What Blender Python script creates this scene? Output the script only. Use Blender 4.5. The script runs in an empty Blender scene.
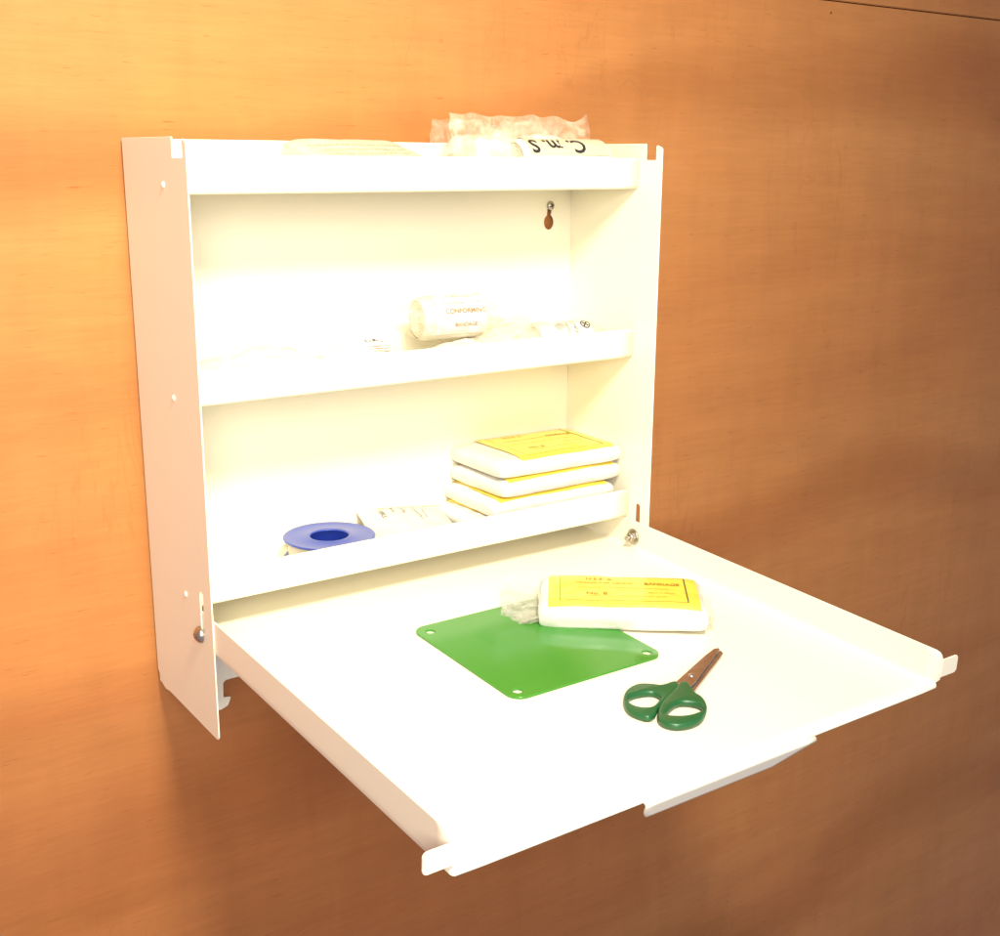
import bpy, bmesh, math, random
from mathutils import Vector, Matrix, noise
sc = bpy.context.scene
COL = sc.collection
random.seed(7)

# ------------------------------------------------------------------ world, camera, view
w = bpy.data.worlds.new("World"); sc.world = w; w.use_nodes = True
bg = w.node_tree.nodes['Background']
bg.inputs[0].default_value = (0.84, 0.78, 0.92, 1); bg.inputs[1].default_value = 0.47
sc.view_settings.view_transform = 'Standard'; sc.view_settings.look = 'None'
sc.view_settings.exposure = 0; sc.view_settings.gamma = 1
sc.cycles.transparent_max_bounces = 24
sc.cycles.max_bounces = 10
sc.cycles.caustics_reflective = False; sc.cycles.caustics_refractive = False

cd = bpy.data.cameras.new('camera'); cam = bpy.data.objects.new('camera', cd); COL.objects.link(cam)
Rv = Vector((0.81663824, -0.57711639, 0.00621673)); Uv = Vector((0.13877798, 0.20680792, 0.96848911))
Fv = Vector((0.56021661, 0.7900425, -0.2489783))
M = Matrix.Identity(4)
for i in range(3):
    M[i][0] = Rv[i]; M[i][1] = Uv[i]; M[i][2] = -Fv[i]
M.translation = Vector((-0.33170889, -0.99911256, 0.45593966))
cam.matrix_world = M
cd.sensor_width = 36; cd.lens = 36 * 1.208; cd.clip_start = 0.02; cd.clip_end = 50
sc.camera = cam

# ------------------------------------------------------------------ materials
def mat(name, color, rough=0.5, metal=0, coat=0, spec=0.5, bump=None, vary=None, sss=0):
    m = bpy.data.materials.new(name); m.use_nodes = True
    nt = m.node_tree; b = nt.nodes['Principled BSDF']
    b.inputs['Base Color'].default_value = (*color, 1); b.inputs['Roughness'].default_value = rough
    b.inputs['Metallic'].default_value = metal; b.inputs['Coat Weight'].default_value = coat
    b.inputs['Specular IOR Level'].default_value = spec
    b.inputs['Subsurface Weight'].default_value = sss
    if sss: b.inputs['Subsurface Scale'].default_value = 0.004
    tc = nt.nodes.new('ShaderNodeTexCoord')
    if vary:
        sc_, amt = vary
        n = nt.nodes.new('ShaderNodeTexNoise'); n.inputs['Scale'].default_value = sc_; n.inputs['Detail'].default_value = 4
        nt.links.new(tc.outputs['Object'], n.inputs['Vector'])
        mx = nt.nodes.new('ShaderNodeMix'); mx.data_type = 'RGBA'
        mx.inputs[6].default_value = (*[c * (1 - amt) for c in color], 1)
        mx.inputs[7].default_value = (*[min(1, c * (1 + amt)) for c in color], 1)
        nt.links.new(n.outputs['Fac'], mx.inputs[0]); nt.links.new(mx.outputs[2], b.inputs['Base Color'])
    if bump:
        sc_, st = bump
        n = nt.nodes.new('ShaderNodeTexNoise'); n.inputs['Scale'].default_value = sc_; n.inputs['Detail'].default_value = 5
        nt.links.new(tc.outputs['Object'], n.inputs['Vector'])
        bp = nt.nodes.new('ShaderNodeBump'); bp.inputs['Strength'].default_value = st; bp.inputs['Distance'].default_value = 0.001
        nt.links.new(n.outputs['Fac'], bp.inputs['Height']); nt.links.new(bp.outputs['Normal'], b.inputs['Normal'])
    return m

M_PAINT = mat('white_powder_coat', (0.85, 0.81, 0.655), 0.34, bump=(900, 0.06))
M_GAUZE = mat('wrapped_white_gauze', (0.70, 0.68, 0.63), 0.35, coat=1.0, bump=(75, 1.6), vary=(60, 0.05))
M_CREPE = mat('cream_crepe', (0.66, 0.62, 0.50), 0.8, bump=(700, 0.6), vary=(50, 0.08))
M_PAPER = mat('white_paper', (0.66, 0.65, 0.60), 0.6, bump=(80, 0.2))
M_SACHET = mat('off_white_sachet_paper', (0.64, 0.60, 0.51), 0.55, bump=(120, 0.3), vary=(70, .06))
M_YELLOW = mat('yellow_label_paper', (0.84, 0.63, 0.075), 0.35, coat=0.5, bump=(70, 0.9), vary=(35, 0.07))
M_INK = mat('dark_ink', (0.10, 0.08, 0.03), 0.6)
M_GREYINK = mat('grey_ink', (0.10, 0.10, 0.12), 0.6)
M_REDINK = mat('rust_red_ink', (0.50, 0.14, 0.05), 0.6)
M_ORANGEINK = mat('olive_ink', (0.34, 0.20, 0.01), 0.6)
M_BLACKINK = mat('black_ink', (0.02, 0.02, 0.025), 0.5)
M_BLUE = mat('blue_plastic', (0.038, 0.070, 0.36), 0.3, vary=(90, .05))
M_BLUE2 = mat('deep_blue_plastic', (0.002, 0.014, 0.17), 0.7, spec=.15)
M_TAPE = mat('white_tape', (0.78, 0.70, 0.58), 0.6)
M_GREEN = mat('green_painted_metal', (0.036, 0.225, 0.018), 0.13, spec=.5, coat=0.0, bump=(300, 0.05), vary=(25, .06))
M_GREENEDGE = M_GREEN
M_HANDLE = mat('dark_green_plastic', (0.011, 0.095, 0.028), 0.36, coat=0.0, vary=(120, .1))
M_BLADE = mat('brushed_steel_blade', (0.60, 0.57, 0.54), 0.27, metal=1, bump=(350, 0.25), vary=(140, .25))
M_STEEL = mat('zinc_plated_steel', (0.50, 0.46, 0.40), 0.28, metal=1, bump=(500, 0.08))

def film_mat(name, tint, opac):
    m = bpy.data.materials.new(name); m.use_nodes = True; nt = m.node_tree
    b = nt.nodes['Principled BSDF']; out = nt.nodes['Material Output']
    b.inputs['Base Color'].default_value = (*tint, 1); b.inputs['Roughness'].default_value = 0.18
    tr = nt.nodes.new('ShaderNodeBsdfTransparent'); tr.inputs[0].default_value = (0.97, 0.96, 0.93, 1)
    mx = nt.nodes.new('ShaderNodeMixShader')
    tc = nt.nodes.new('ShaderNodeTexCoord')
    n = nt.nodes.new('ShaderNodeTexNoise'); n.inputs['Scale'].default_value = 60; n.inputs['Detail'].default_value = 6; n.inputs['Distortion'].default_value = 1.5
    nt.links.new(tc.outputs['Object'], n.inputs['Vector'])
    mr = nt.nodes.new('ShaderNodeMapRange'); mr.inputs['From Min'].default_value = 0.35; mr.inputs['From Max'].default_value = 0.75
    mr.inputs['To Min'].default_value = opac * 0.4; mr.inputs['To Max'].default_value = min(1, opac * 1.8)
    nt.links.new(n.outputs['Fac'], mr.inputs['Value']); nt.links.new(mr.outputs[0], mx.inputs[0])
    bp = nt.nodes.new('ShaderNodeBump'); bp.inputs['Strength'].default_value = 0.8; bp.inputs['Distance'].default_value = 0.002
    nt.links.new(n.outputs['Fac'], bp.inputs['Height']); nt.links.new(bp.outputs['Normal'], b.inputs['Normal'])
    nt.links.new(tr.outputs[0], mx.inputs[1]); nt.links.new(b.outputs[0], mx.inputs[2]); nt.links.new(mx.outputs[0], out.inputs[0])
    return m
M_FILM = film_mat('clear_crinkled_film', (0.76, 0.71, 0.56), 0.26)
M_FILM3 = film_mat('glossy_wrapper_film', (0.66, 0.64, 0.58), 0.34)
M_FILM2 = film_mat('thin_clear_film', (0.78, 0.74, 0.62), 0.18)

def wood():
    m = bpy.data.materials.new('varnished_plywood'); m.use_nodes = True; nt = m.node_tree; N = nt.nodes.new; L = nt.links.new
    b = nt.nodes['Principled BSDF']; b.inputs['Roughness'].default_value = 0.42; b.inputs['Specular IOR Level'].default_value = 0.16
    tc = N('ShaderNodeTexCoord')
    def noise_(scale, st, det=5, dist=0.0, rough=.55, rot=0.0, w=0):
        mp = N('ShaderNodeMapping'); mp.inputs['Scale'].default_value = st; mp.inputs['Rotation'].default_value = (0, rot, 0)
        mp.inputs['Location'].default_value = (w, w * .7, w * .3)
        L(tc.outputs['Object'], mp.inputs['Vector'])
        n = N('ShaderNodeTexNoise'); n.inputs['Scale'].default_value = scale; n.inputs['Detail'].default_value = det
        n.inputs['Distortion'].default_value = dist; n.inputs['Roughness'].default_value = rough
        L(mp.outputs[0], n.inputs['Vector']); return n.outputs['Fac']
    def ramp(src, pts):
        r = N('ShaderNodeValToRGB'); e = r.color_ramp.elements
        e[0].position, e[0].color = pts[0][0], (*pts[0][1], 1); e[1].position, e[1].color = pts[-1][0], (*pts[-1][1], 1)
        for p, c in pts[1:-1]:
            x = e.new(p); x.color = (*c, 1)
        L(src, r.inputs[0]); return r.outputs[0]
    def mul(a, bb, f=1.0):
        x = N('ShaderNodeMix'); x.data_type = 'RGBA'; x.blend_type = 'MULTIPLY'; x.inputs[0].default_value = f
        L(a, x.inputs[6]); L(bb, x.inputs[7]); return x.outputs[2]
    g = lambda v: (v, v, v)
    # broad cloudy bands running along the sheet
    base = ramp(noise_(2.2, (0.6, 1, 2.6), 5, 0.6), [(0.25, (0.41, 0.155, 0.048)), (0.5, (0.47, 0.193, 0.060)), (0.75, (0.50, 0.220, 0.073))])
    c = mul(base, ramp(noise_(9, (0.35, 1, 3.2), 6, 0.9, w=3), [(0.3, g(.90)), (0.6, g(1.0))]), .6)
    # fine short grain
    c = mul(c, ramp(noise_(70, (0.22, 1, 3.2), 5, 0.3, .7, w=5), [(0.3, g(.86)), (0.62, g(1.0))]), .6)
    c = mul(c, ramp(noise_(34, (0.10, 1, 3.6), 6, 0.5, .7, w=51), [(0.34, (.86, .80, .76)), (0.56, g(1.0))]), .15)
    # pores
    c = mul(c, ramp(noise_(230, (0.18, 1, 2.6), 2, 0, .5, w=9), [(0.26, (.70, .6, .5)), (0.34, g(1.0))]), .8)
    # ray fleck / mottling across the grain
    c = mul(c, ramp(noise_(14, (2.2, 1, 0.5), 3, 0.5, w=13), [(0.3, g(.93)), (0.65, g(1.0))]), .9)
    # dark wavy mineral streaks, nearly along the grain
    mp = N('ShaderNodeMapping'); mp.inputs['Rotation'].default_value = (0, math.radians(4), 0); L(tc.outputs['Object'], mp.inputs['Vector'])
    wv = N('ShaderNodeTexWave'); wv.wave_type = 'BANDS'; wv.bands_direction = 'Z'; wv.inputs['Scale'].default_value = 0.62
    wv.inputs['Distortion'].default_value = 5.5; wv.inputs['Detail'].default_value = 3; wv.inputs['Detail Scale'].default_value = 0.9
    wv.inputs['Phase Offset'].default_value = 1.1
    L(mp.outputs[0], wv.inputs['Vector'])
    c = mul(c, ramp(wv.outputs['Color'], [(0.0, (.72, .62, .56)), (0.12, g(1.0))]), .5)
    # short drying checks running across the grain
    v = noise_(5, (3.4, 1, .55), 4, 1.2, w=21)
    sub = N('ShaderNodeMath'); sub.operation = 'SUBTRACT'; sub.inputs[1].default_value = .5; L(v, sub.inputs[0])
    ab = N('ShaderNodeMath'); ab.operation = 'ABSOLUTE'; L(sub.outputs[0], ab.inputs[0])
    line = ramp(ab.outputs[0], [(0.0, (.45, .38, .32)), (0.008, g(1.0))])
    msk = ramp(noise_(3.1, (1, 1, 1), 2, 0, w=31), [(0.50, g(0)), (0.60, g(1))])
    x = N('ShaderNodeMix'); x.data_type = 'RGBA'; x.inputs[6].default_value = (1, 1, 1, 1); L(msk, x.inputs[0]); L(line, x.inputs[7])
    c = mul(c, x.outputs[2], .17)
    # a darker, pinker strip of veneer low on the left of the sheet, its upper edge along the grain
    sx = N('ShaderNodeSeparateXYZ'); L(tc.outputs['Object'], sx.inputs[0])
    def m2(op, a, b_=None):
        q = N('ShaderNodeMath'); q.operation = op
        for k, v_ in enumerate((a, b_)):
            if v_ is None: continue
            if isinstance(v_, (int, float)): q.inputs[k].default_value = v_
            else: L(v_, q.inputs[k])
        return q.outputs[0]
    wz = m2('ADD', sx.outputs['Z'], m2('MULTIPLY', noise_(3, (1, 1, 1), 4, .4, w=61), .05))
    fz = ramp(m2('MULTIPLY', m2('SUBTRACT', .052, wz), 25.0), [(0.0, g(0)), (1.0, g(1))])
    fx = ramp(m2('MULTIPLY', m2('SUBTRACT', .75, sx.outputs['X']), 1.6), [(0.0, g(0)), (1.0, g(1))])
    x = N('ShaderNodeMix'); x.data_type = 'RGBA'; x.inputs[6].default_value = (1, 1, 1, 1); x.inputs[7].default_value = (.85, .77, .79, 1)
    L(m2('MULTIPLY', fz, fx), x.inputs[0]); c = mul(c, x.outputs[2], 1)
    # small dark specks
    vo = N('ShaderNodeTexVoronoi'); vo.inputs['Scale'].default_value = 7; L(tc.outputs['Object'], vo.inputs['Vector'])
    c = mul(c, ramp(vo.outputs['Distance'], [(0.015, (.35, .3, .25)), (0.03, g(1))]), .8)
    L(c, b.inputs['Base Color'])
    bp = N('ShaderNodeBump'); bp.inputs['Strength'].default_value = 0.25; bp.inputs['Distance'].default_value = 0.0006
    L(noise_(120, (0.2, 1, 2.6), 5, 0.2, .7, w=5), bp.inputs['Height']); L(bp.outputs[0], b.inputs['Normal'])
    rr = ramp(noise_(8, (.5, 1, 2), 4, w=41), [(0.3, g(.36)), (0.7, g(.52))]); L(rr, b.inputs['Roughness'])
    return m
M_WOOD = wood()

# ------------------------------------------------------------------ helpers
def empty(name, loc, rz=0, label=None, cat=None, group=None):
    o = bpy.data.objects.new(name, None); COL.objects.link(o); o.empty_display_size = .02
    o.location = loc; o.rotation_euler = (0, 0, rz); tag(o, label, cat, group)
    return o
def tag(o, label=None, cat=None, group=None, kind=None):
    if label: o['label'] = label
    if cat: o['category'] = cat
    if group: o['group'] = group
    if kind: o['kind'] = kind
    return o
def link(name, me, m, parent=None, smooth=True):
    me.name = name
    o = bpy.data.objects.new(name, me); COL.objects.link(o)
    me.materials.clear(); me.materials.append(m)
    for p in me.polygons: p.use_smooth = smooth
    if parent: o.parent = parent
    return o
def wmat(p):
    m = Matrix.Identity(4)
    while p is not None:
        m = (Matrix.Translation(p.location) @ p.rotation_euler.to_matrix().to_4x4()) @ m
        p = p.parent
    return m
def link_w(name, me, m, parent=None, smooth=True):      # mesh given in world coordinates
    if parent: me.transform(wmat(parent).inverted())
    return link(name, me, m, parent, smooth)
def smooth_loop(pts, n=5):
    out = []; k = len(pts)
    for i in range(k):
        p0, p1, p2, p3 = [Vector(pts[(i + j - 1) % k]) for j in range(4)]
        for s in range(n):
            t = s / n
            out.append(0.5 * ((2 * p1) + (-p0 + p2) * t + (2 * p0 - 5 * p1 + 4 * p2 - p3) * t * t + (-p0 + 3 * p1 - 3 * p2 + p3) * t ** 3))
    return [(v[0], v[1]) for v in out]
def area(l): return sum(l[i][0] * l[(i + 1) % len(l)][1] - l[(i + 1) % len(l)][0] * l[i][1] for i in range(len(l))) / 2
def round_poly(pts, rad, n=6):
    k = len(pts); out = []
    if not isinstance(rad, (list, tuple)): rad = [rad] * k
    for i in range(k):
        p = Vector(pts[i]); a = Vector(pts[i - 1]); b = Vector(pts[(i + 1) % k]); r = rad[i]
        if r <= 0: out.append(tuple(p)); continue
        da, db = (a - p), (b - p); la, lb = da.length, db.length; da /= la; db /= lb
        half = math.acos(max(-1, min(1, da.dot(db)))) / 2
        d = min(r / math.tan(half), la * .49, lb * .49); r2 = d * math.tan(half)
        c = p + (da + db).normalized() * (r2 / math.sin(half))
        v0 = p + da * d - c; v1 = p + db * d - c
        a0 = math.atan2(v0.y, v0.x); a1 = math.atan2(v1.y, v1.x); dd = (a1 - a0 + math.pi) % (2 * math.pi) - math.pi
        for s in range(n + 1):
            t = a0 + dd * s / n; out.append((c.x + r2 * math.cos(t), c.y + r2 * math.sin(t)))
    return out
def circle(cx, cy, r, n=28): return [(cx + r * math.cos(2 * math.pi * i / n), cy + r * math.sin(2 * math.pi * i / n)) for i in range(n)]
def plate(outer, holes, thick, origin, u, v, bevel=0.0):
    """solid plate: 2D loops in the (u, v) plane through origin, centred thickness along u x v"""
    cu = bpy.data.curves.new('c', 'CURVE'); cu.dimensions = '2D'; cu.fill_mode = 'BOTH'
    cu.extrude = max(thick / 2 - bevel, 1e-5); cu.bevel_depth = bevel; cu.bevel_resolution = 2 if bevel else 0
    cu.offset = -bevel
    for k, l in enumerate([outer] + list(holes)):
        l = list(l)
        if (area(l) > 0) != (k == 0): l.reverse()
        s = cu.splines.new('POLY'); s.points.add(len(l) - 1); s.use_cyclic_u = True
        for i, p in enumerate(l): s.points[i].co = (p[0], p[1], 0, 1)
    o = bpy.data.objects.new('c', cu); COL.objects.link(o)
    dg = bpy.context.evaluated_depsgraph_get(); me = bpy.data.meshes.new_from_object(o.evaluated_get(dg))
    bpy.data.objects.remove(o); bpy.data.curves.remove(cu)
    u = Vector(u).normalized(); v = Vector(v).normalized(); n = u.cross(v)
    T = Matrix.Identity(4)
    for i in range(3): T[i][0] = u[i]; T[i][1] = v[i]; T[i][2] = n[i]
    T.translation = Vector(origin); me.transform(T)
    return me
def from_bm(bm):
    me = bpy.data.meshes.new('m'); bm.to_mesh(me); bm.free(); return me
def auto(o, ang=35):
    me = o.data; bm = bmesh.new(); bm.from_mesh(me); bmesh.ops.remove_doubles(bm, verts=bm.verts, dist=1e-6)
    for e in bm.edges:
        if len(e.link_faces) == 2 and e.calc_face_angle(0) > math.radians(ang): e.smooth = False
    bm.to_mesh(me); bm.free(); return o
def lathe(prof, n=40, axis=(0, 0, 1), origin=(0, 0, 0)):
    bm = bmesh.new(); rings = []
    for r, z in prof:
        rings.append([bm.verts.new((r * math.cos(2 * math.pi * i / n), r * math.sin(2 * math.pi * i / n), z)) for i in range(n)])
    for a, b in zip(rings, rings[1:]):
        for i in range(n): bm.faces.new((a[i], a[(i + 1) % n], b[(i + 1) % n], b[i]))
    bmesh.ops.remove_doubles(bm, verts=bm.verts, dist=1e-7); bmesh.ops.recalc_face_normals(bm, faces=bm.faces)
    q = Vector((0, 0, 1)).rotation_difference(Vector(axis).normalized()).to_matrix().to_4x4()
    bmesh.ops.transform(bm, matrix=Matrix.Translation(origin) @ q, verts=bm.verts)
    return from_bm(bm)
def grid(fn, nu, nv, closed_u=False):
    bm = bmesh.new(); V = [[bm.verts.new(fn(i / nu, j / nv)) for j in range(nv + 1)] for i in range(nu + (0 if closed_u else 1))]
    for i in range(nu):
        a = V[i]; b = V[(i + 1) % len(V)]
        for j in range(nv): bm.faces.new((a[j], b[j], b[j + 1], a[j + 1]))
    return from_bm(bm)
def text_mesh(items):
    """items: (string, x, y, size, rot, bold[, xs]) laid in the local xy plane -> one flat mesh"""
    bm = bmesh.new()
    for it in items:
        s, x, y, size, rot, bold = it[:6]; xs = it[6] if len(it) > 6 else 1
        cu = bpy.data.curves.new('t', 'FONT'); cu.body = s; cu.size = size; cu.align_x = 'CENTER'; cu.align_y = 'CENTER'
        cu.offset = bold; cu.resolution_u = 3
        o = bpy.data.objects.new('t', cu); COL.objects.link(o)
        dg = bpy.context.evaluated_depsgraph_get(); me = bpy.data.meshes.new_from_object(o.evaluated_get(dg))
        bpy.data.objects.remove(o); bpy.data.curves.remove(cu)
        me.transform(Matrix.Translation((x, y, 0)) @ Matrix.Rotation(rot, 4, 'Z') @ Matrix.Diagonal((xs, 1, 1, 1)))
        bm.from_mesh(me); bpy.data.meshes.remove(me)
    return bm
def add_rect(bm, x0, y0, x1, y1):
    n = max(1, int(abs(x1 - x0) / .006)); m_ = max(1, int(abs(y1 - y0) / .006))
    V = [[bm.verts.new((x0 + (x1 - x0) * i / n, y0 + (y1 - y0) * j / m_, 0)) for j in range(m_ + 1)] for i in range(n + 1)]
    for i in range(n):
        for j in range(m_): bm.faces.new((V[i][j], V[i + 1][j], V[i + 1][j + 1], V[i][j + 1]))
def conform(bm, f):
    for v in bm.verts: v.co = f(v.co.x, v.co.y)
    return from_bm(bm)

# ------------------------------------------------------------------ setting: plywood wall, two sheets meeting in a shadow gap
def sheet(z0, z1, extra_rot):
    bm = bmesh.new(); bmesh.ops.create_cube(bm, size=1)
    bmesh.ops.scale(bm, vec=(5.0, .018, z1 - z0), verts=bm.verts)
    bmesh.ops.translate(bm, vec=(0.9, .009, (z0 + z1) / 2), verts=bm.verts)
    bmesh.ops.bevel(bm, geom=[e for e in bm.edges], offset=.0008, segments=2, affect='EDGES')
    return from_bm(bm)
tag(link('wall', sheet(-1.65, 0.6340, 0), M_WOOD, None, False), kind='structure')
tag(link('wall', sheet(0.6353, 1.65, 0), M_WOOD, None, False), kind='structure')
tag(link('wall_stud', (lambda: (lambda bm: (bmesh.ops.create_cube(bm, size=1), bmesh.ops.scale(bm, vec=(5, .02, .12), verts=bm.verts), bmesh.ops.translate(bm, vec=(.9, .030, .635), verts=bm.verts), from_bm(bm))[3])(bmesh.new()))(), M_WOOD, None, False), kind='structure')
# small nail dent near the upper sheet edge
nail = link('nail', lathe([(0, .0006), (.0012, .0004), (.0014, -.002), (0, -.002)], 12, (0, -1, 0), (.8454, 0, .6214)), mat('rusty_iron', (.10, .05, .03), .7, .6, bump=(900, .4)))
tag(nail, 'tiny dark nail head in the plywood near its upper right joint', 'nail')

# ------------------------------------------------------------------ cabinet
W = 0.46; H = 0.4692; D = 0.1399; TH = 0.0012
O = Vector((0, -D, 0.0696)); TILT = 0.0436
A = Vector((0, -math.cos(TILT), -math.sin(TILT))); Nn = Vector((0, -math.sin(TILT), math.cos(TILT)))
def T(x, s, h=0.0): return O + Vector((x, 0, 0)) + A * s + Nn * h
cab = empty('wall_cabinet', (W / 2, 0, 0), 0, 'white steel wall cabinet with three lipped shelves and fold down tray on the plywood', 'cabinet')

# back panel (thin sheet with return folds behind it, keyhole, hooked bottom edge)
bo = [(0.0006, H - .0005), (W - .0002, H - .0005), (W - .0002, -.0155), (.0665, -.0155), (.0590, -.0160), (.0585, -.0325), (.0660, -.0335), (.0625, -.0415), (.056, -.0440), (.044, -.0440), (.040, -.010), (0.0006, -.001)]
bo = round_poly(bo, [.001, .001, .001, .002, .008, .0005, .001, .002, .001, .003, .003, .001])
def keyhole(cx, cz):
    l = []
    for i in range(21):
        a = math.radians(115 + (425 - 115) * i / 20); l.append((cx + .0062 * math.cos(a), cz + .0075 * math.sin(a)))
    for i in range(9):
        a = math.radians(0 + 180 * i / 8); l.append((cx + .0015 + .003 * math.cos(a), cz + .0165 + .003 * math.sin(a)))
    return l
back = link_w('back_panel', plate(bo, [keyhole(.4312, .3924), keyhole(.03, .3924)], TH, (0, -.0055, 0), (1, 0, 0), (0, 0, 1)), M_PAINT, cab, False)

def side_panel(x, right):
    ny0, ny1 = (-.1175, -.1315) if right else (-.1125, -.1325)
    pts = [(-.0030, H), (ny0, H), (ny0, H - .0150), (ny1, H - .0150), (ny1, H - .001), (-D, H - .004), (-D, -.004), (-.030, -.0015), (-.020, -.0030), (-.008, .0005), (-.0065, .0060), (-.0030, .0105)]
    rad = [.001, .0015, .001, .001, .0015, .003, .0045, .004, .006, .003, .001, .001]
    o = round_poly(pts, rad)
    cy = -.1235 if right else -.1195
    slot = [(cy - .0034, .083), (cy + .0034, .083)] + [(cy + .0034 * math.cos(a), .1150 + .0034 * math.sin(a)) for a in [math.pi * i / 8 for i in range(9)]]
    return link_w('side_panel', plate(o, [slot], TH, (x, 0, 0), (0, 1, 0), (0, 0, 1), .0003), M_PAINT, cab, False)
sl = side_panel(TH / 2, False); sr = side_panel(W - TH / 2 + TH, True)
for y, z in ((-.0914, .4343), (-.0858, .2704), (-.0855, .1062)):
    link_w('rivet', lathe([(0, .0016), (.0012, .0014), (.0022, .0009), (.0028, 0), (.0028, -.0005), (0, -.0005)], 20, (-1, 0, 0), (0, y, z)), M_PAINT, sl)
    link_w('rivet', lathe([(0, .0016), (.0012, .0014), (.0022, .0009), (.0028, 0), (.0028, -.0005), (0, -.0005)], 20, (1, 0, 0), (W + TH, y, z)), M_PAINT, sr)

SH = [(.4268, .4560), (.2648, .2938), (.1006, .1303)]
for zb, zt in SH:
    # folded sheet: rear upstand, floor, rounded fold, front lip with rounded upper corners
    Yl = -.1084; r = .003
    prof = [(-.0062, zb + .012), (-.0062, zb + .003), (-.0072, zb + .0015), (-.009, zb + .001)]
    prof += [(y, zb + .001) for y in (-.02, -.05, -.08, -.1)]
    for i in range(7):
        a = -math.pi / 2 - math.pi / 2 * i / 6
        prof.append((Yl + r + r * math.cos(a), zb + .001 + r + r * math.sin(a)))
    hs = [zb + .008, zb + .014, zb + .020] + [zt - .004 + .004 * i / 6 for i in range(7)]
    prof += [(Yl, z) for z in hs]
    x0, x1 = .0018, W - .0012
    def xin(y, z, rr=.0045):
        if y > Yl + .001: return .0
        d = max(0, z - (zt - rr)); e = rr - math.sqrt(max(0, rr * rr - d * d))
        d2 = max(0, (zb + .001 + r) - z); e2 = r - math.sqrt(max(0, r * r - min(d2, r) ** 2))
        return max(e, e2 * .8)
    bm = bmesh.new(); rows = []
    for y, z in prof:
        e = xin(y, z); rows.append([bm.verts.new((x0 + e + (x1 - x0 - 2 * e) * k / 20, y, z)) for k in range(21)])
    for a, b in zip(rows, rows[1:]):
        for k in range(20): bm.faces.new((a[k], b[k], b[k + 1], a[k + 1]))
    bmesh.ops.recalc_face_normals(bm, faces=bm.faces)
    s = link_w('shelf', from_bm(bm), M_PAINT, cab)
    md = s.modifiers.new('sheet', 'SOLIDIFY'); md.thickness = .0011; md.offset = 0
    # end return of the lip, against the side panel
    for xx, sg in ((x1, -1), (x0, 1)):
        e = plate(round_poly([(Yl + .0012, zb + .002), (Yl + .0012, zt - .005), (Yl + .012, zt - .006), (Yl + .10, zb + .006), (Yl + .10, zb + .002)], [.001, .003, .003, .002, .001]), [], .001, (xx + sg * .0008, 0, 0), (0, 1, 0), (0, 0, 1))
        link_w('shelf_end', e, M_PAINT, s, False)

# fold-down tray: swept pan (flange - bend - floor - bend - flange), front lip, tabs
L_ = .4831 - D; FH = .0291; XL = .0020; XR = W - .0008; r = .003
prof = []
for h in [FH - .0065 * i / 8 for i in range(9)] + [.018, .012, .006]: prof.append((XL, h))
for i in range(1, 6):
    a = math.pi + math.pi / 2 * i / 6; prof.append((XL + r + r * math.cos(a), r + r * math.sin(a)))
for i in range(25): prof.append((XL + r + (XR - XL - 2 * r) * i / 24, 0))
for i in range(1, 6):
    a = -math.pi / 2 + math.pi / 2 * i / 6; prof.append((XR - r + r * math.cos(a), r + r * math.sin(a)))
for h in [.006, .012, .018] + [FH - .0065 + .0065 * i / 8 for i in range(9)]: prof.append((XR, h))
bm = bmesh.new(); rows = []
S0 = -.1165
for x, h in prof:
    rc = .0065; d = max(0, h - (FH - rc)); e = rc - math.sqrt(max(0, rc * rc - d * d))
    d2 = max(0, .004 - h) if (x < XL + .004 or x > XR - .004) else 0
    e2 = .0035 * (1 - abs(1 - min(1, (min(x - XL, XR - x)) / .004))) * 0
    # floor corners at the front are slightly rounded
    dx = max(0, .006 - min(x - XL, XR - x)) if h < r else 0
    e3 = .0 if h >= r else (.006 - math.sqrt(max(0, .006 ** 2 - dx ** 2))) * .7
    sb = S0
    eb = e if h > r else 0
    rows.append([bm.verts.new(T(x, sb + eb + (L_ - e - e3 - sb - eb) * k / 30, h)) for k in range(31)])
for a, b in zip(rows, rows[1:]):
    for k in range(30): bm.faces.new((a[k], b[k], b[k + 1], a[k + 1]))
bmesh.ops.recalc_face_normals(bm, faces=bm.faces)
tray = link_w('fold_down_tray', from_bm(bm), M_PAINT, cab)
md = tray.modifiers.new('sheet', 'SOLIDIFY'); md.thickness = .0012; md.offset = 0
# front lip: forward roll then a finger pull folded down and back
pl = []
for i in range(9):
    a = math.pi / 2 - math.radians(115) * i / 8; pl.append((L_ + .0003 + .0022 * math.cos(a), -.0022 + .0022 * math.sin(a)))
s1, h1 = pl[-1]
for k in range(1, 9): pl.append((s1 - .0052 * k / 8, h1 - .0110 * k / 8))
bm = bmesh.new(); rows = []
for i, (s, h) in enumerate(pl):
    t = max(0, (i - 8) / 8); xa = .1490 + (.006 * t ** 2); xb = .3125 - (.002 + .036 * t if t > 0 else 0)
    rows.append([bm.verts.new(T(xa + (xb - xa) * k / 20, s, h)) for k in range(21)])
for a, b in zip(rows, rows[1:]):
    for k in range(20): bm.faces.new((a[k], b[k], b[k + 1], a[k + 1]))
bmesh.ops.recalc_face_normals(bm, faces=bm.faces)
lip = link_w('finger_lip', from_bm(bm), M_PAINT, tray)
md = lip.modifiers.new('sheet', 'SOLIDIFY'); md.thickness = .0011; md.offset = 0
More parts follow.
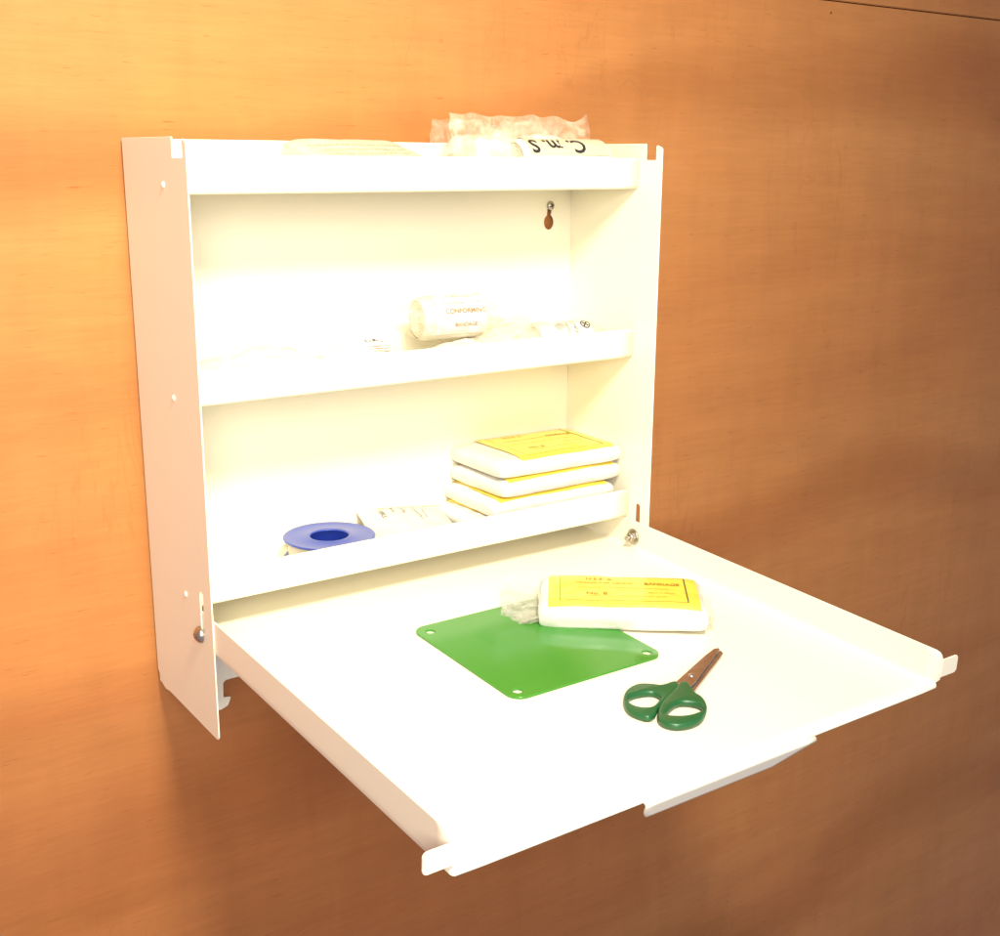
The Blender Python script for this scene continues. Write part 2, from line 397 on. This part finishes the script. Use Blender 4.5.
for xa, xb, ra in ((-.0182, XL + .0015, [.004, 0, 0, .003]), (W + .0185, XR - .0006, [.003, 0, 0, .003])):
    pts = [(xa, .0085), (xa, .0235), (xb, .0235), (xb, .0085)]
    pts = round_poly(pts, [.0035, .0035, 0, 0])
    link_w('latch_tab', plate(pts, [], .0014, T(0, L_ + .0002, 0), (1, 0, 0), Nn, .0003), M_PAINT, tray, False)

# hinge bolts
def hexa(r, n=6): return circle(0, 0, r, n)
def bolt(x, y, z, sgn, nutx):
    # button head on the outside (sgn = -1: towards -x)
    b = link_w('hinge_bolt', lathe([(0, .0046), (.0014, .0046), (.0015, .0030), (.0019, .0030), (.0020, .0047), (.0044, .0034), (.0060, .0020), (.0067, .0004), (.0067, 0), (.0022, 0), (.0022, -.013), (.0017, -.0145), (0, -.0145)], 36, (sgn, 0, 0), (x + sgn * .0008, y, z)), M_STEEL, cab)
    auto(b, 30)
    link_w('washer', lathe([(.0023, 0), (.0070, 0), (.0070, .0008), (.0023, .0008), (.0023, 0)], 36, (sgn, 0, 0), (x, y, z)), M_STEEL, b, False)
    link_w('washer', lathe([(.0023, 0), (.0082, 0), (.0082, .0010), (.0023, .0009), (.0023, 0)], 36, (-sgn, 0, 0), (nutx, y, z)), M_STEEL, b, False)
    me = plate(circle(0, 0, .0058, 6), [circle(0, 0, .0021, 20)], .0036, (nutx - sgn * .0028, y, z), (0, 1, 0), (0, 0, 1), .0005)
    link_w('nut', me, M_STEEL, b, False)
    link_w('nylon_collar', lathe([(.0020, 0), (.0048, 0), (.0046, .0014), (.0032, .0024), (.0022, .0019), (.0020, 0)], 28, (-sgn, 0, 0), (nutx - sgn * .0046, y, z)), M_STEEL, b)
bolt(0, -.1135, .0800, -1, XL + .0007)
bolt(W + TH, -.1205, .0830, 1, XR - .0007)

# wall screw in the keyhole
scr = empty('screw', (.4327, 0, .4087), 0, 'cross head screw in the keyhole at the upper right of the cabinet back', 'screw')
hd = lathe([(0, .0032), (.0020, .0030), (.0036, .0020), (.0046, .0006), (.0046, 0), (.002, -.0004), (.002, -.0065), (0, -.0065)], 32, (0, -1, 0), (.4327, -.0064, .4087))
link_w('screw_head', hd, M_STEEL, scr)
for a in (.35, .35 + math.pi / 2):
    me = plate([(-.0026, -.0005), (.0026, -.0005), (.0026, .0005), (-.0026, .0005)], [], .0012, (.4327, -.0092, .4087), (math.cos(a), 0, math.sin(a)), (-math.sin(a), 0, math.cos(a)))
    link_w('recess_shade', me, M_BLACKINK, scr, False)  # flat black bars paint the shade of the cross slot on the head

# ------------------------------------------------------------------ soft goods
def sgn(v): return -1 if v < 0 else 1
def make_pack_fn(L, Wd, Hh, seed, puff=.0012, droop=0.0):
    def f(t, p=12, q=3): return max(0.0, 1 - abs(t) ** p) ** (1 / q)
    def wob(x, y): return noise.noise(Vector((x * 28 + seed * 7.3, y * 28, seed))) * puff + noise.noise(Vector((x * 90 + seed, y * 90, seed * 3))) * puff * .35
    def top(x, y):
        u, v = max(-1, min(1, 2 * x / L)), max(-1, min(1, 2 * y / Wd)); k = f(u) * f(v, 9, 2.8)
        return Vector((x, y, Hh * .5 + Hh * .5 * k * (1 - .06 * u * u) + wob(x, y) * k))
    return f, wob, top
def pack_body(L, Wd, Hh, seed, puff=.0012):
    f, wob, top = make_pack_fn(L, Wd, Hh, seed, puff)
    n, m_ = 70, 44; bm = bmesh.new()
    def par(t): # concentrate samples near the ends
        t = 2 * t - 1; return math.sin(t * math.pi / 2) * .6 + t * .4 if abs(t) < 1 else t
    def xy(i, j):
        u, v = par(i / n), par(j / m_)
        # corners rounded in plan
        uu = u * (1 - .018 * abs(v) ** 8); vv = v * (1 - .035 * abs(u) ** 12)
        x = uu * L / 2; y = vv * Wd / 2
        x += noise.noise(Vector((y * 40, seed, 1))) * .0012; y += noise.noise(Vector((x * 30, seed, 5))) * .0012
        return x, y, u, v
    Tp, Bt = {}, {}
    for i in range(n + 1):
        for j in range(m_ + 1):
            x, y, u, v = xy(i, j); k = f(u) * f(v, 9, 2.8); z = Hh * .5 + Hh * .5 * k * (1 - .06 * u * u) + wob(x, y) * k
            edge = i in (0, n) or j in (0, m_)
            Tp[i, j] = bm.verts.new((x, y, z if not edge else Hh * .5))
            Bt[i, j] = Tp[i, j] if edge else bm.verts.new((x, y, Hh * .5 - Hh * .5 * k ** .45))
    for i in range(n):
        for j in range(m_):
            bm.faces.new((Tp[i, j], Tp[i + 1, j], Tp[i + 1, j + 1], Tp[i, j + 1]))
            q = [Bt[i, j], Bt[i, j + 1], Bt[i + 1, j + 1], Bt[i + 1, j]]
            bm.faces.new(q)
    return from_bm(bm), top
def crinkle_sheet(x0, x1, y0, y1, z0, seed, amp=.003, taper=0.0, n=26, m_=22, zslope=0.0, zy=0.0):
    def fn(a, b):
        x = x0 + (x1 - x0) * a; yy = y0 + (y1 - y0) * b
        ym = (y0 + y1) / 2; y = ym + (yy - ym) * (1 - taper * a)
        k = min(1, a * 3 + .1)
        z = z0 + zslope * a + k * amp * (noise.noise(Vector((x * 60, y * 120, seed))) + .6 * abs(noise.noise(Vector((x * 150, y * 260, seed + 4)))) * 1.4)
        z += zy * (b - .5) * a
        x += .0016 * noise.noise(Vector((y * 110, seed, 2))) * (a > .9)
        return (x, y, max(z, .0004))
    return grid(fn, n, m_)
def yellow_label(parent, top, L, Wd, cx=0.0, cy=0.0, flip=1, words=True):
    lab = link('label', grid(lambda a, b: top(cx + (a - .5) * L, cy + (b - .5) * Wd) + Vector((0, 0, .0009)), 60, 30), M_YELLOW, parent)
    bm = bmesh.new(); t = .00045; ix, iy = L / 2 - .010, Wd / 2 - .006
    add_rect(bm, -ix, iy - t, ix, iy); add_rect(bm, -ix, -iy, ix, -iy + t); add_rect(bm, -ix, -iy, -ix + t, iy); add_rect(bm, ix - .0012, -iy, ix, iy)
    conf = lambda x, y: top(cx + x, cy + y) + Vector((0, 0, .0013))
    link('border', conform(bm, conf), M_INK, lab, False)
    if words:
        bm = text_mesh([('H S E  A', -ix * .38, iy - .0075, .0066, 0, .0001), ('No. 8', -ix * .42, -iy * .42, .0080, 0, .0001)])
        link('heading', conform(bm, conf), M_ORANGEINK, lab, False)
        bm = text_mesh([('TRIANGULAR CALICO', -ix * .30, iy * .42, .0050, 0, .00004), ('BANDAGE', ix * .62, iy * .42, .0066, 0, .00025)])
        link('lettering', conform(bm, conf), M_ORANGEINK, lab, False)
        bm = text_mesh([('sterile dressing for the treatment of open wounds and burns', 0, iy * .06, .0032, 0, 0),
                        ('apply pad to the wound and tie firmly over the pad', .004, -iy * .62, .0032, 0, 0), ('90cm x 127cm', ix * .6, -iy * .32, .0038, 0, 0)])
        link('small_print', conform(bm, conf), M_ORANGEINK, lab, False)
    return lab
def bandage(loc, rz, L, Wd, Hh, seed, label, group=None, lab=None, tails=(), tilt=0):
    root = empty('bandage_pack', loc, rz, label, 'bandage', group)
    root.rotation_euler = (tilt, 0, rz)
    me, top = pack_body(L, Wd, Hh, seed)
    link('wrapped_pad', me, M_GAUZE, root)
    if lab: yellow_label(root, top, *lab)
    for (end, ln, wd, tp, zy) in tails:
        x0 = end * (L / 2 - .004)
        link('wrapper_end', crinkle_sheet(x0, x0 + end * ln, -wd / 2, wd / 2, Hh * .45, seed + end, .0024, tp, zslope=-Hh * .1, zy=zy), M_FILM3, root)
        link('wrapper_end', crinkle_sheet(x0, x0 + end * ln * .96, -wd / 2, wd / 2, Hh * .30, seed + end + 9, .002, tp, zslope=-Hh * .1, zy=zy * .6), M_FILM3, root)
    return root

# stack on the bottom shelf
zf = .1024
STK = [(.360, 3, 0.03, 'lowest bandage pack of the stack on the bottom shelf, sticking out to the left'),
       (.376, 5, -.015, 'third bandage pack from the top of the bottom shelf stack, its yellow label peeking out'),
       (.384, 6, 0.012, 'second bandage pack from the top of the bottom shelf stack, yellow label edge showing'),
       (.3840, 8, -.025, 'topmost bandage pack on the bottom shelf stack, its yellow label facing up')]
for k, (cx, sd, rz, lb) in enumerate(STK):
    Hh = .0192
    bandage((cx, -.0530 + (.0 if k < 3 else .0), zf + k * .0187), rz, .150, .094, Hh, sd, lb, 'bandage packs stacked on the bottom shelf',
            (.132 if k in (1, 2) else .114, .088, .008 if k == 3 else -.001, -.001, 1, k == 3), [(1, .009, .070, .15, 0)])
# clear film end of the stack's packs at the right
# pack lying on the tray
c = T(.3303, .1093, 0)
tp = bandage((c.x, c.y, c.z), math.radians(-38.5), .146, .070, .0250, 11, 'bandage pack with yellow label lying on the tray, partly over the green plate', None,
             (.130, .0655, .001, -.0005), [(-1, .036, .064, -.05, .024), (1, .011, .058, .1, 0)])
tp.rotation_euler = (TILT, 0, math.radians(-38.5))
tp.location = T(.3320, .1085, .0016)

# ------------------------------------------------------------------ green plate
gp = empty('metal_plate', T(.234, .114, 0), 0, 'flat green painted metal square with holed corners lying on the tray', 'plate')
go = round_poly([(.1585, .039), (.3095, .039), (.3095, .1895), (.1585, .1895)], .012, 8)
hl = [circle(x, s, .0040, 24) for x, s in ((.1700, .0520), (.2985, .0520), (.2995, .1785), (.1690, .1780))]
me = plate(go, hl, .0018, O + Nn * .0018, (1, 0, 0), A, .0002)
auto(link_w('plate_sheet', me, M_GREEN, gp, False), 30)

# ------------------------------------------------------------------ scissors (outlines on the tray, real thickness)
sx = empty('scissors', T(.27, .25, 0), 0, 'small scissors with dark green plastic handles lying on the tray', 'scissors')
LO = [(0.2261, 0.2338), (0.2334, 0.227), (0.2426, 0.2225), (0.2522, 0.2219), (0.2601, 0.2268), (0.2649, 0.2318), (0.27, 0.2329), (0.2758, 0.2326), (0.2800, 0.2345), (0.2775, 0.2400), (0.2724, 0.2438), (0.2599, 0.2505), (0.245, 0.2568), (0.2373, 0.2603), (0.2292, 0.266), (0.2223, 0.2671), (0.2183, 0.2619), (0.2163, 0.2526), (0.2192, 0.2435)]
LH = [(0.2303, 0.2379), (0.2367, 0.2361), (0.2446, 0.2373), (0.2494, 0.2403), (0.2498, 0.2457), (0.2461, 0.249), (0.237, 0.2532), (0.2315, 0.252), (0.228, 0.2476), (0.2278, 0.242)]
RO = [(0.2321, 0.2652), (0.2415, 0.2573), (0.2535, 0.2508), (0.2695, 0.2435), (0.2800, 0.2375), (0.2855, 0.2400), (0.2830, 0.2477), (0.2789, 0.2565), (0.2777, 0.2658), (0.2718, 0.2761), (0.2629, 0.2843), (0.2526, 0.2899), (0.2423, 0.2913), (0.2316, 0.2886), (0.2258, 0.2824), (0.2253, 0.2742)]
RH = [(0.2396, 0.2698), (0.2494, 0.265), (0.2565, 0.2639), (0.2613, 0.2668), (0.2644, 0.2715), (0.2634, 0.2769), (0.2569, 0.2792), (0.2485, 0.2786), (0.2424, 0.2756), (0.2387, 0.2724)]
def grow(l, k):
    cx = sum(p[0] for p in l) / len(l); cy = sum(p[1] for p in l) / len(l)
    return [(cx + (p[0] - cx) * k, cy + (p[1] - cy) * k) for p in l]
LO = grow(LO, .985); RO = grow(RO, .985)
h1 = auto(link_w('handle', plate(smooth_loop(LO), [smooth_loop(grow(LH, 1.22))], .0056, O + Nn * .0036, (1, 0, 0), A, .0022), M_HANDLE, sx), 60)
h2 = auto(link_w('handle', plate(smooth_loop(RO), [smooth_loop(grow(RH, 1.22))], .0056, O + Nn * .0042, (1, 0, 0), A, .0022), M_HANDLE, sx), 60)
BA = [(0.2755, 0.2365), (0.3030, 0.2248), (0.3309, 0.2131), (0.3470, 0.2074), (0.3508, 0.2080), (0.3514, 0.2100), (0.3311, 0.2214), (0.3133, 0.2311), (0.2914, 0.2436), (0.2770, 0.2495)]
BB = [(0.3500, 0.2088), (0.3522, 0.2105), (0.3505, 0.2148), (0.3343, 0.2238), (0.3076, 0.2380), (0.2818, 0.2520), (0.2760, 0.2500), (0.2900, 0.2400), (0.3120, 0.2290)]
link_w('blade', plate(BA, [], .0014, O + Nn * .0052, (1, 0, 0), A, .0003), M_BLADE, sx, False)
link_w('blade', plate(BB, [], .0014, O + Nn * .0034, (1, 0, 0), A, .0003), M_BLADE, sx, False)
link_w('pivot_screw', lathe([(0, .0012), (.0012, .0011), (.0022, .0006), (.0025, 0), (.0025, -.004), (0, -.004)], 24, Nn, T(.2962, .2339, .0058)), M_STEEL, sx)

# ------------------------------------------------------------------ bottom shelf: tape spool and sachet
sp = empty('tape_spool', (.1476, -.0560, zf), 0, 'blue plastic spool of white tape lying flat on the bottom shelf', 'tape')
fl = lambda z: [(.0180, z), (.0405, z), (.0415, z + .0004), (.0418, z + .0012), (.0412, z + .0018), (.0385, z + .0013), (.0215, z + .0013), (.0195, z + .0020), (.0176, z + .0018), (.0174, z + .0010), (.0180, z)]
link('flange', lathe(fl(.0188), 64), M_BLUE, sp); link('flange', lathe(fl(.0), 64), M_BLUE, sp)
link('hub', lathe([(0, .0006), (.0170, .0006), (.0172, .0010), (.0172, .0196), (.0176, .0004), (.0176, .0200), (.0188, .0200), (.0188, .0004), (.0176, .0004)], 48), M_BLUE2, sp, True)
link('tape_roll', lathe([(.0190, .0022), (.0365, .0024), (.0370, .0028), (.0370, .0182), (.0190, .0184)], 64), M_TAPE, sp)

def pouch(name, loc, rz, L, Wd, Hh, seed, m, label, cat, rot=(0, 0), seam=.006, group=None):
    root = empty(name, loc, rz, label, cat, group); root.rotation_euler = (rot[0], rot[1], rz)
    f = lambda t: max(0, 1 - (abs(t) / .9) ** 2.4) ** .7 if abs(t) < .9 else 0
    def topf(x, y):
        u, v = 2 * x / L, 2 * y / Wd; k = f(u) * f(v)
        return Vector((x, y, .0008 + Hh * k + (.25 + k) * .0022 * noise.noise(Vector((x * 70 + seed, y * 70, seed))) + .0009 * noise.noise(Vector((x * 200, y * 200 + seed, 1))) + .0012))
    bm = bmesh.new(); n, m_ = 34, 26; Tp = {}; Bt = {}
    for i in range(n + 1):
        for j in range(m_ + 1):
            x = (i / n - .5) * L; y = (j / m_ - .5) * Wd; p = topf(x, y); e = i in (0, n) or j in (0, m_)
            Tp[i, j] = bm.verts.new(p); Bt[i, j] = Tp[i, j] if e else bm.verts.new((p.x, p.y, min(p.z - .0004, .0006)))
    for i in range(n):
        for j in range(m_):
            bm.faces.new((Tp[i, j], Tp[i + 1, j], Tp[i + 1, j + 1], Tp[i, j + 1])); bm.faces.new((Bt[i, j], Bt[i, j + 1], Bt[i + 1, j + 1], Bt[i + 1, j]))
    link('sachet_body', from_bm(bm), m, root)
    return root, (lambda x, y: topf(x, y) + Vector((0, 0, .0005)))
r_, cf = pouch('dressing_sachet', (.238, -.047, zf + .0100), math.radians(-12), .088, .078, .0085, 3, M_SACHET, 'off white printed paper sachet lying between the blue spool and the stack', 'sachet', (.20, .06))
bm = text_mesh([('Sterile', -.012, .022, .0055, -math.pi / 2, 0), ('Dressing', -.002, .020, .0055, -math.pi / 2, 0), ('NON ADHERENT', .010, .012, .0040, -math.pi / 2, 0), ('absorbent pad', .017, .010, .0034, -math.pi / 2, 0), ('STERILE', -.024, .016, .006, -math.pi / 2, .0001)])
link('lettering', conform(bm, cf), M_GREYINK, r_, False)

# ------------------------------------------------------------------ rolls
def roll(name, loc, rz, L, R, seed, m, label, cat, film=True, tilt=0):
    root = empty(name, loc, rz, label, cat); root.rotation_euler = (0, tilt, rz)
    def fn(a, b):   # a around, b along
        t = 2 * math.pi * a; x = (b - .5) * L; e = min(1, (min(b, 1 - b) * L) / (R * .35)); rr = R * (.86 + .14 * math.sqrt(max(0, 1 - (1 - e) ** 2)))
        rr *= 1 + .03 * noise.noise(Vector((x * 60, math.cos(t) * 1.5 + seed, math.sin(t) * 1.5)))
        return (x, rr * math.cos(t), R + rr * math.sin(t))
    bm = bmesh.new(); bm.from_mesh(grid(fn, 40, 24, True))
    link('rolled_gauze', from_bm(bm), m, root)
    for s in (-1, 1):      # spiral end faces
        def ef(a, b, s=s):
            t = 2 * math.pi * a; rr = R * .88 * b
            return (s * (L / 2 - .001 - .0016 * (1 - b) + .0007 * math.sin((b * 7 + a) * 2 * math.pi)), rr * math.cos(t), R + rr * math.sin(t))
        link('roll_end', grid(ef, 40, 28, True), m, root)
    if film:
        def ff(a, b):
            t = 2 * math.pi * a; ext = .024; x = (b - .5) * (L + 2 * ext); o = max(0, abs(x) - L / 2) / ext
            rr = (R * 1.04) * (1 - .55 * o) + .0028 * noise.noise(Vector((x * 90, math.cos(t) * 3 + seed, math.sin(t) * 3)))
            sq = 1 - .35 * o
            return (x, rr * math.cos(t), R * 1.0 + rr * math.sin(t) * sq)
        link('film_wrapper', grid(ff, 48, 36, True), M_FILM2, root)
    return root
def roll_band(root, R, x0, x1, a0, a1, items, m_ink, smalls=None):
    """paper band round the roll between angles a0..a1 (degrees from -y towards +z)"""
    k = R * 1.045
    mp = lambda x, y, off=0: Vector((x, -(k + off) * math.cos(math.radians(a0) + y / k), R + (k + off) * math.sin(math.radians(a0) + y / k)))
    Hh = math.radians(a1 - a0) * k
    lab = link('paper_band', grid(lambda a, b: mp(x0 + (x1 - x0) * a, Hh * b), 12, 24), M_PAPER, root)
    link('lettering', conform(text_mesh(items), lambda x, y: mp(x, y, .0004)), m_ink, lab, False)
    if smalls: link('small_print', conform(text_mesh(smalls), lambda x, y: mp(x, y, .0004)), M_GREYINK, lab, False)
    return Hh

zm = .2668
R = .0200
rl = roll('bandage_roll', (.280, -.052, zm + .0245), math.radians(-6), .066, R, 2, M_CREPE, 'upright-labelled white bandage roll with rust red lettering lying on the middle shelf', 'bandage roll')
rl['label'] = 'wrapped bandage roll with white paper band and rust red lettering on the middle shelf'
roll_band(rl, R, -.022, .030, -40, 110, [('CONFORMING', .008, .0225, .0062, 0, .0002), ('BANDAGE', .008, .0100, .0050, 0, .0001)], M_REDINK,
          [('stretch bandage 7.5cm x 4m', .006, .0310, .0035, 0, 0), ('first aid dressing', .004, .040, .004, 0, 0)])
r_, cf = pouch('dressing_sachet', (.300, -.066, zm), math.radians(-3), .150, .068, .022, 8, M_GAUZE, 'flat clear wrapped dressing lying under the bandage roll on the middle shelf', 'sachet')
bm = text_mesh([('STERILE', .030, -.018, .0055, 0, .0001), ('.', -.012, -.022, .016, 0, .0002)])
link('lettering', conform(bm, cf), M_GREYINK, r_, False)
# conforming bandage with the round mark
R2 = .0175
r2 = roll('bandage_roll', (.395, -.075, zm - .0005), math.radians(-4), .062, R2, 5, M_GAUZE, 'wrapped gauze roll with a round black mark at the right end of the middle shelf', 'bandage roll')
mp2 = lambda x, y: Vector((x, -R2 * 1.06 * math.cos(y / R2), R2 + R2 * 1.06 * math.sin(y / R2)))
bm = bmesh.new(); rr_ = .0052; cx, cy = .022, .0175
for i in range(36):     # ring
    a0, a1 = [2 * math.pi * (i + d) / 36 for d in (0, 1)]
    bm.faces.new([bm.verts.new((cx + q * math.cos(a), cy + q * math.sin(a), 0)) for q, a in ((rr_, a0), (rr_, a1), (rr_ * .80, a1), (rr_ * .80, a0))])
for i in range(4):      # four curved petals
    a = math.pi / 4 + i * math.pi / 2
    c0 = Vector((cx + rr_ * .40 * math.cos(a), cy + rr_ * .40 * math.sin(a)))
    bm.faces.new([bm.verts.new((c0.x + rr_ * (.34 * math.cos(t) * math.cos(a) - .16 * math.sin(t) * math.sin(a)), c0.y + rr_ * (.34 * math.cos(t) * math.sin(a) + .16 * math.sin(t) * math.cos(a)), 0)) for t in [2 * math.pi * k / 12 for k in range(12)]])
link('round_mark', conform(bm, mp2), M_BLACKINK, r2, False)
link('lettering', conform(text_mesh([('GAUZE', .009, .0175, .0055, math.pi / 2, 0), ('STERILE', .001, .0175, .0045, math.pi / 2, 0), ('|||||', -.008, .018, .009, .5, 0)]), mp2), M_GREYINK, r2, False)
# printed packet between
r_, cf = pouch('dressing_sachet', (.184, -.074, zm + .016), math.radians(10), .060, .046, .014, 12, M_GAUZE, 'small white dressing packet printed C.M.S on the middle shelf left of the roll', 'sachet', (.5, 0))
bm = text_mesh([('C.M.S', .002, .006, .0085, 0, .0001)])
link('lettering', conform(bm, cf), M_GREYINK, r_, False)
bm = bmesh.new()
for k in range(3): add_rect(bm, -.010, -.002 - k * .0028, .012, -.0012 - k * .0028)
link('printed_lines', conform(bm, cf), M_REDINK, r_, False)
# crumpled clear bag at the left
bag = empty('plastic_bag', (.085, -.065, zm), 0, 'crumpled clear plastic bag at the left end of the middle shelf', 'bag')
def bag_fn(L, Wd, Hh, seed, am=.010):
    def fn(a, b):
        u, v = 2 * a - 1, 2 * b - 1; k = (max(0, 1 - u * u) * max(0, 1 - v * v)) ** .5
        p = Vector((u * L / 2, v * Wd / 2, 0))
        return (p.x, p.y + .002 * noise.noise(Vector((p.x * 80, seed, 0))), .001 + Hh * k + am * (.3 + k) * abs(noise.noise(Vector((p.x * 38 + seed, p.y * 38, seed)))) + .5 * am * abs(noise.noise(Vector((p.x * 110, p.y * 110, seed + 3)))))
    return fn
link('film', grid(bag_fn(.135, .078, .030, 3, .013), 50, 34), M_FILM, bag)
link('film', grid(bag_fn(.11, .065, .014, 9), 50, 34), M_FILM2, bag)
me, _t = pack_body(.085, .050, .020, 21, .004); link('folded_gauze', me, M_GAUZE, bag)

bag = empty('plastic_bag', (.345, -.060, zm), 0, 'loose clear film bag between the two rolls on the middle shelf', 'bag')
link('film', grid(bag_fn(.120, .075, .032, 23, .012), 50, 34), M_FILM, bag)
me, _t = pack_body(.080, .050, .024, 27, .005); link('folded_gauze', me, M_GAUZE, bag)
# ------------------------------------------------------------------ top shelf
zt_ = .4288
M_PADCREAM = mat('cream_wrapped_dressing', (.64, .60, .46), .4, coat=.4, bump=(120, .5), vary=(70, .08))
a_ = bandage((.186, -.056, zt_ + .0115), math.radians(1), .112, .082, .0230, 31, 'cream wrapped dressing pack at the left on the top shelf, printed with small lines', 'dressing packs on the top shelf', None, [(-1, .028, .070, .2, 0), (1, .026, .070, .25, 0)])
a_.children[0].data.materials[0] = M_PADCREAM
_f, _w, topA = make_pack_fn(.112, .082, .023, 31); a_.rotation_euler.x = .25
bm = text_mesh([('first aid dressing, keep dry and store in a cool place', .0, .010, .0044, 0, 0), ('sterile unless the packet is damaged or open', .002, -.004, .0044, 0, 0), ('medium plain wound dressing 12cm x 12cm', .0, -.018, .0044, 0, 0)])
fr = lambda x, y: topA(x, y) + Vector((0, 0, .0006))
link('lettering', conform(bm, fr), M_REDINK, a_, False)
c_ = roll('bandage_roll', (.390, -.072, zt_ - .0005), 0, .105, .0222, 14, M_CREPE, 'cream bandage roll printed with bold upside down letters on the top shelf', 'bandage roll', film=False)
k2 = .0205 * 1.03
mp3 = lambda x, y: Vector((x, -k2 * math.cos(y / k2), .0205 + k2 * math.sin(y / k2)))
Rl = .0222; k3 = Rl * 1.02
link('paper_band', grid(lambda a, b: Vector((-.046 + .092 * a, -k3 * math.cos(math.radians(20 + 110 * b)), Rl + k3 * math.sin(math.radians(20 + 110 * b)))), 12, 24), mat('cream_paper', (.56, .50, .34), .55), c_)
mp3 = lambda x, y: Vector((x, -(k3 + .0004) * math.cos(y / k3), Rl + (k3 + .0004) * math.sin(y / k3)))
link('lettering', conform(text_mesh([('C. m. S', -.012, .0190, .0225, math.pi, .0005, .98)]), mp3), M_BLACKINK, c_, False)
b_ = empty('plastic_bag', (.352, -.050, zt_), 0, 'crumpled clear bag of gauze behind the lettered roll on the top shelf', 'bag')
me, _t = pack_body(.115, .060, .046, 41, .006); g = link('folded_gauze', me, M_GAUZE, b_); g.location = (.004, .010, 0)
def standing(seed, L, Hh, y0, lean):
    def fn(a, b):
        x = (a - .5) * L; z = Hh * b
        z += (.006 * noise.noise(Vector((x * 45, seed, 7)))) * b
        y = y0 + lean * b + .005 * noise.noise(Vector((x * 50, z * 60, seed))) + .0025 * noise.noise(Vector((x * 140, z * 120, seed)))
        y += .006 * b * (.5 - abs(noise.noise(Vector((x * 34 + z * 20, seed * 3, z * 12)))) * 2.2)
        return (x + (.006 * (b - .5)) , y, z)
    return fn
link('film', grid(standing(4, .158, .064, -.028, .016), 50, 26), M_FILM, b_)
link('film', grid(standing(6, .150, .060, .034, -.012), 50, 26), M_FILM2, b_)
link('film', grid(bag_fn(.150, .070, .044, 15, .012), 50, 30), M_FILM, b_)

# ------------------------------------------------------------------ lamps: a small bright one above the cabinet, and a broad soft fill added behind the camera to brighten the interior
def lamp(name, size, energy, color, loc, aim, spread):
    ld = bpy.data.lights.new(name, 'AREA'); ld.shape = 'DISK'; ld.size = size; ld.energy = energy; ld.spread = math.radians(spread); ld.color = color
    lo = bpy.data.objects.new(name, ld); COL.objects.link(lo); lo.location = loc
    lo.rotation_euler = (Vector(aim) - Vector(loc)).to_track_quat('-Z', 'Y').to_euler()
lamp('near_lamp', 0.27, 15.6, (1.0, .92, .72), (-.04, -.95, 1.10), (.02, -.02, .38), 128)
lamp('fill_light', 0.8, 5.2, (1.0, .90, .78), (-.62, -1.65, .72), (.0, 0, .25), 66)
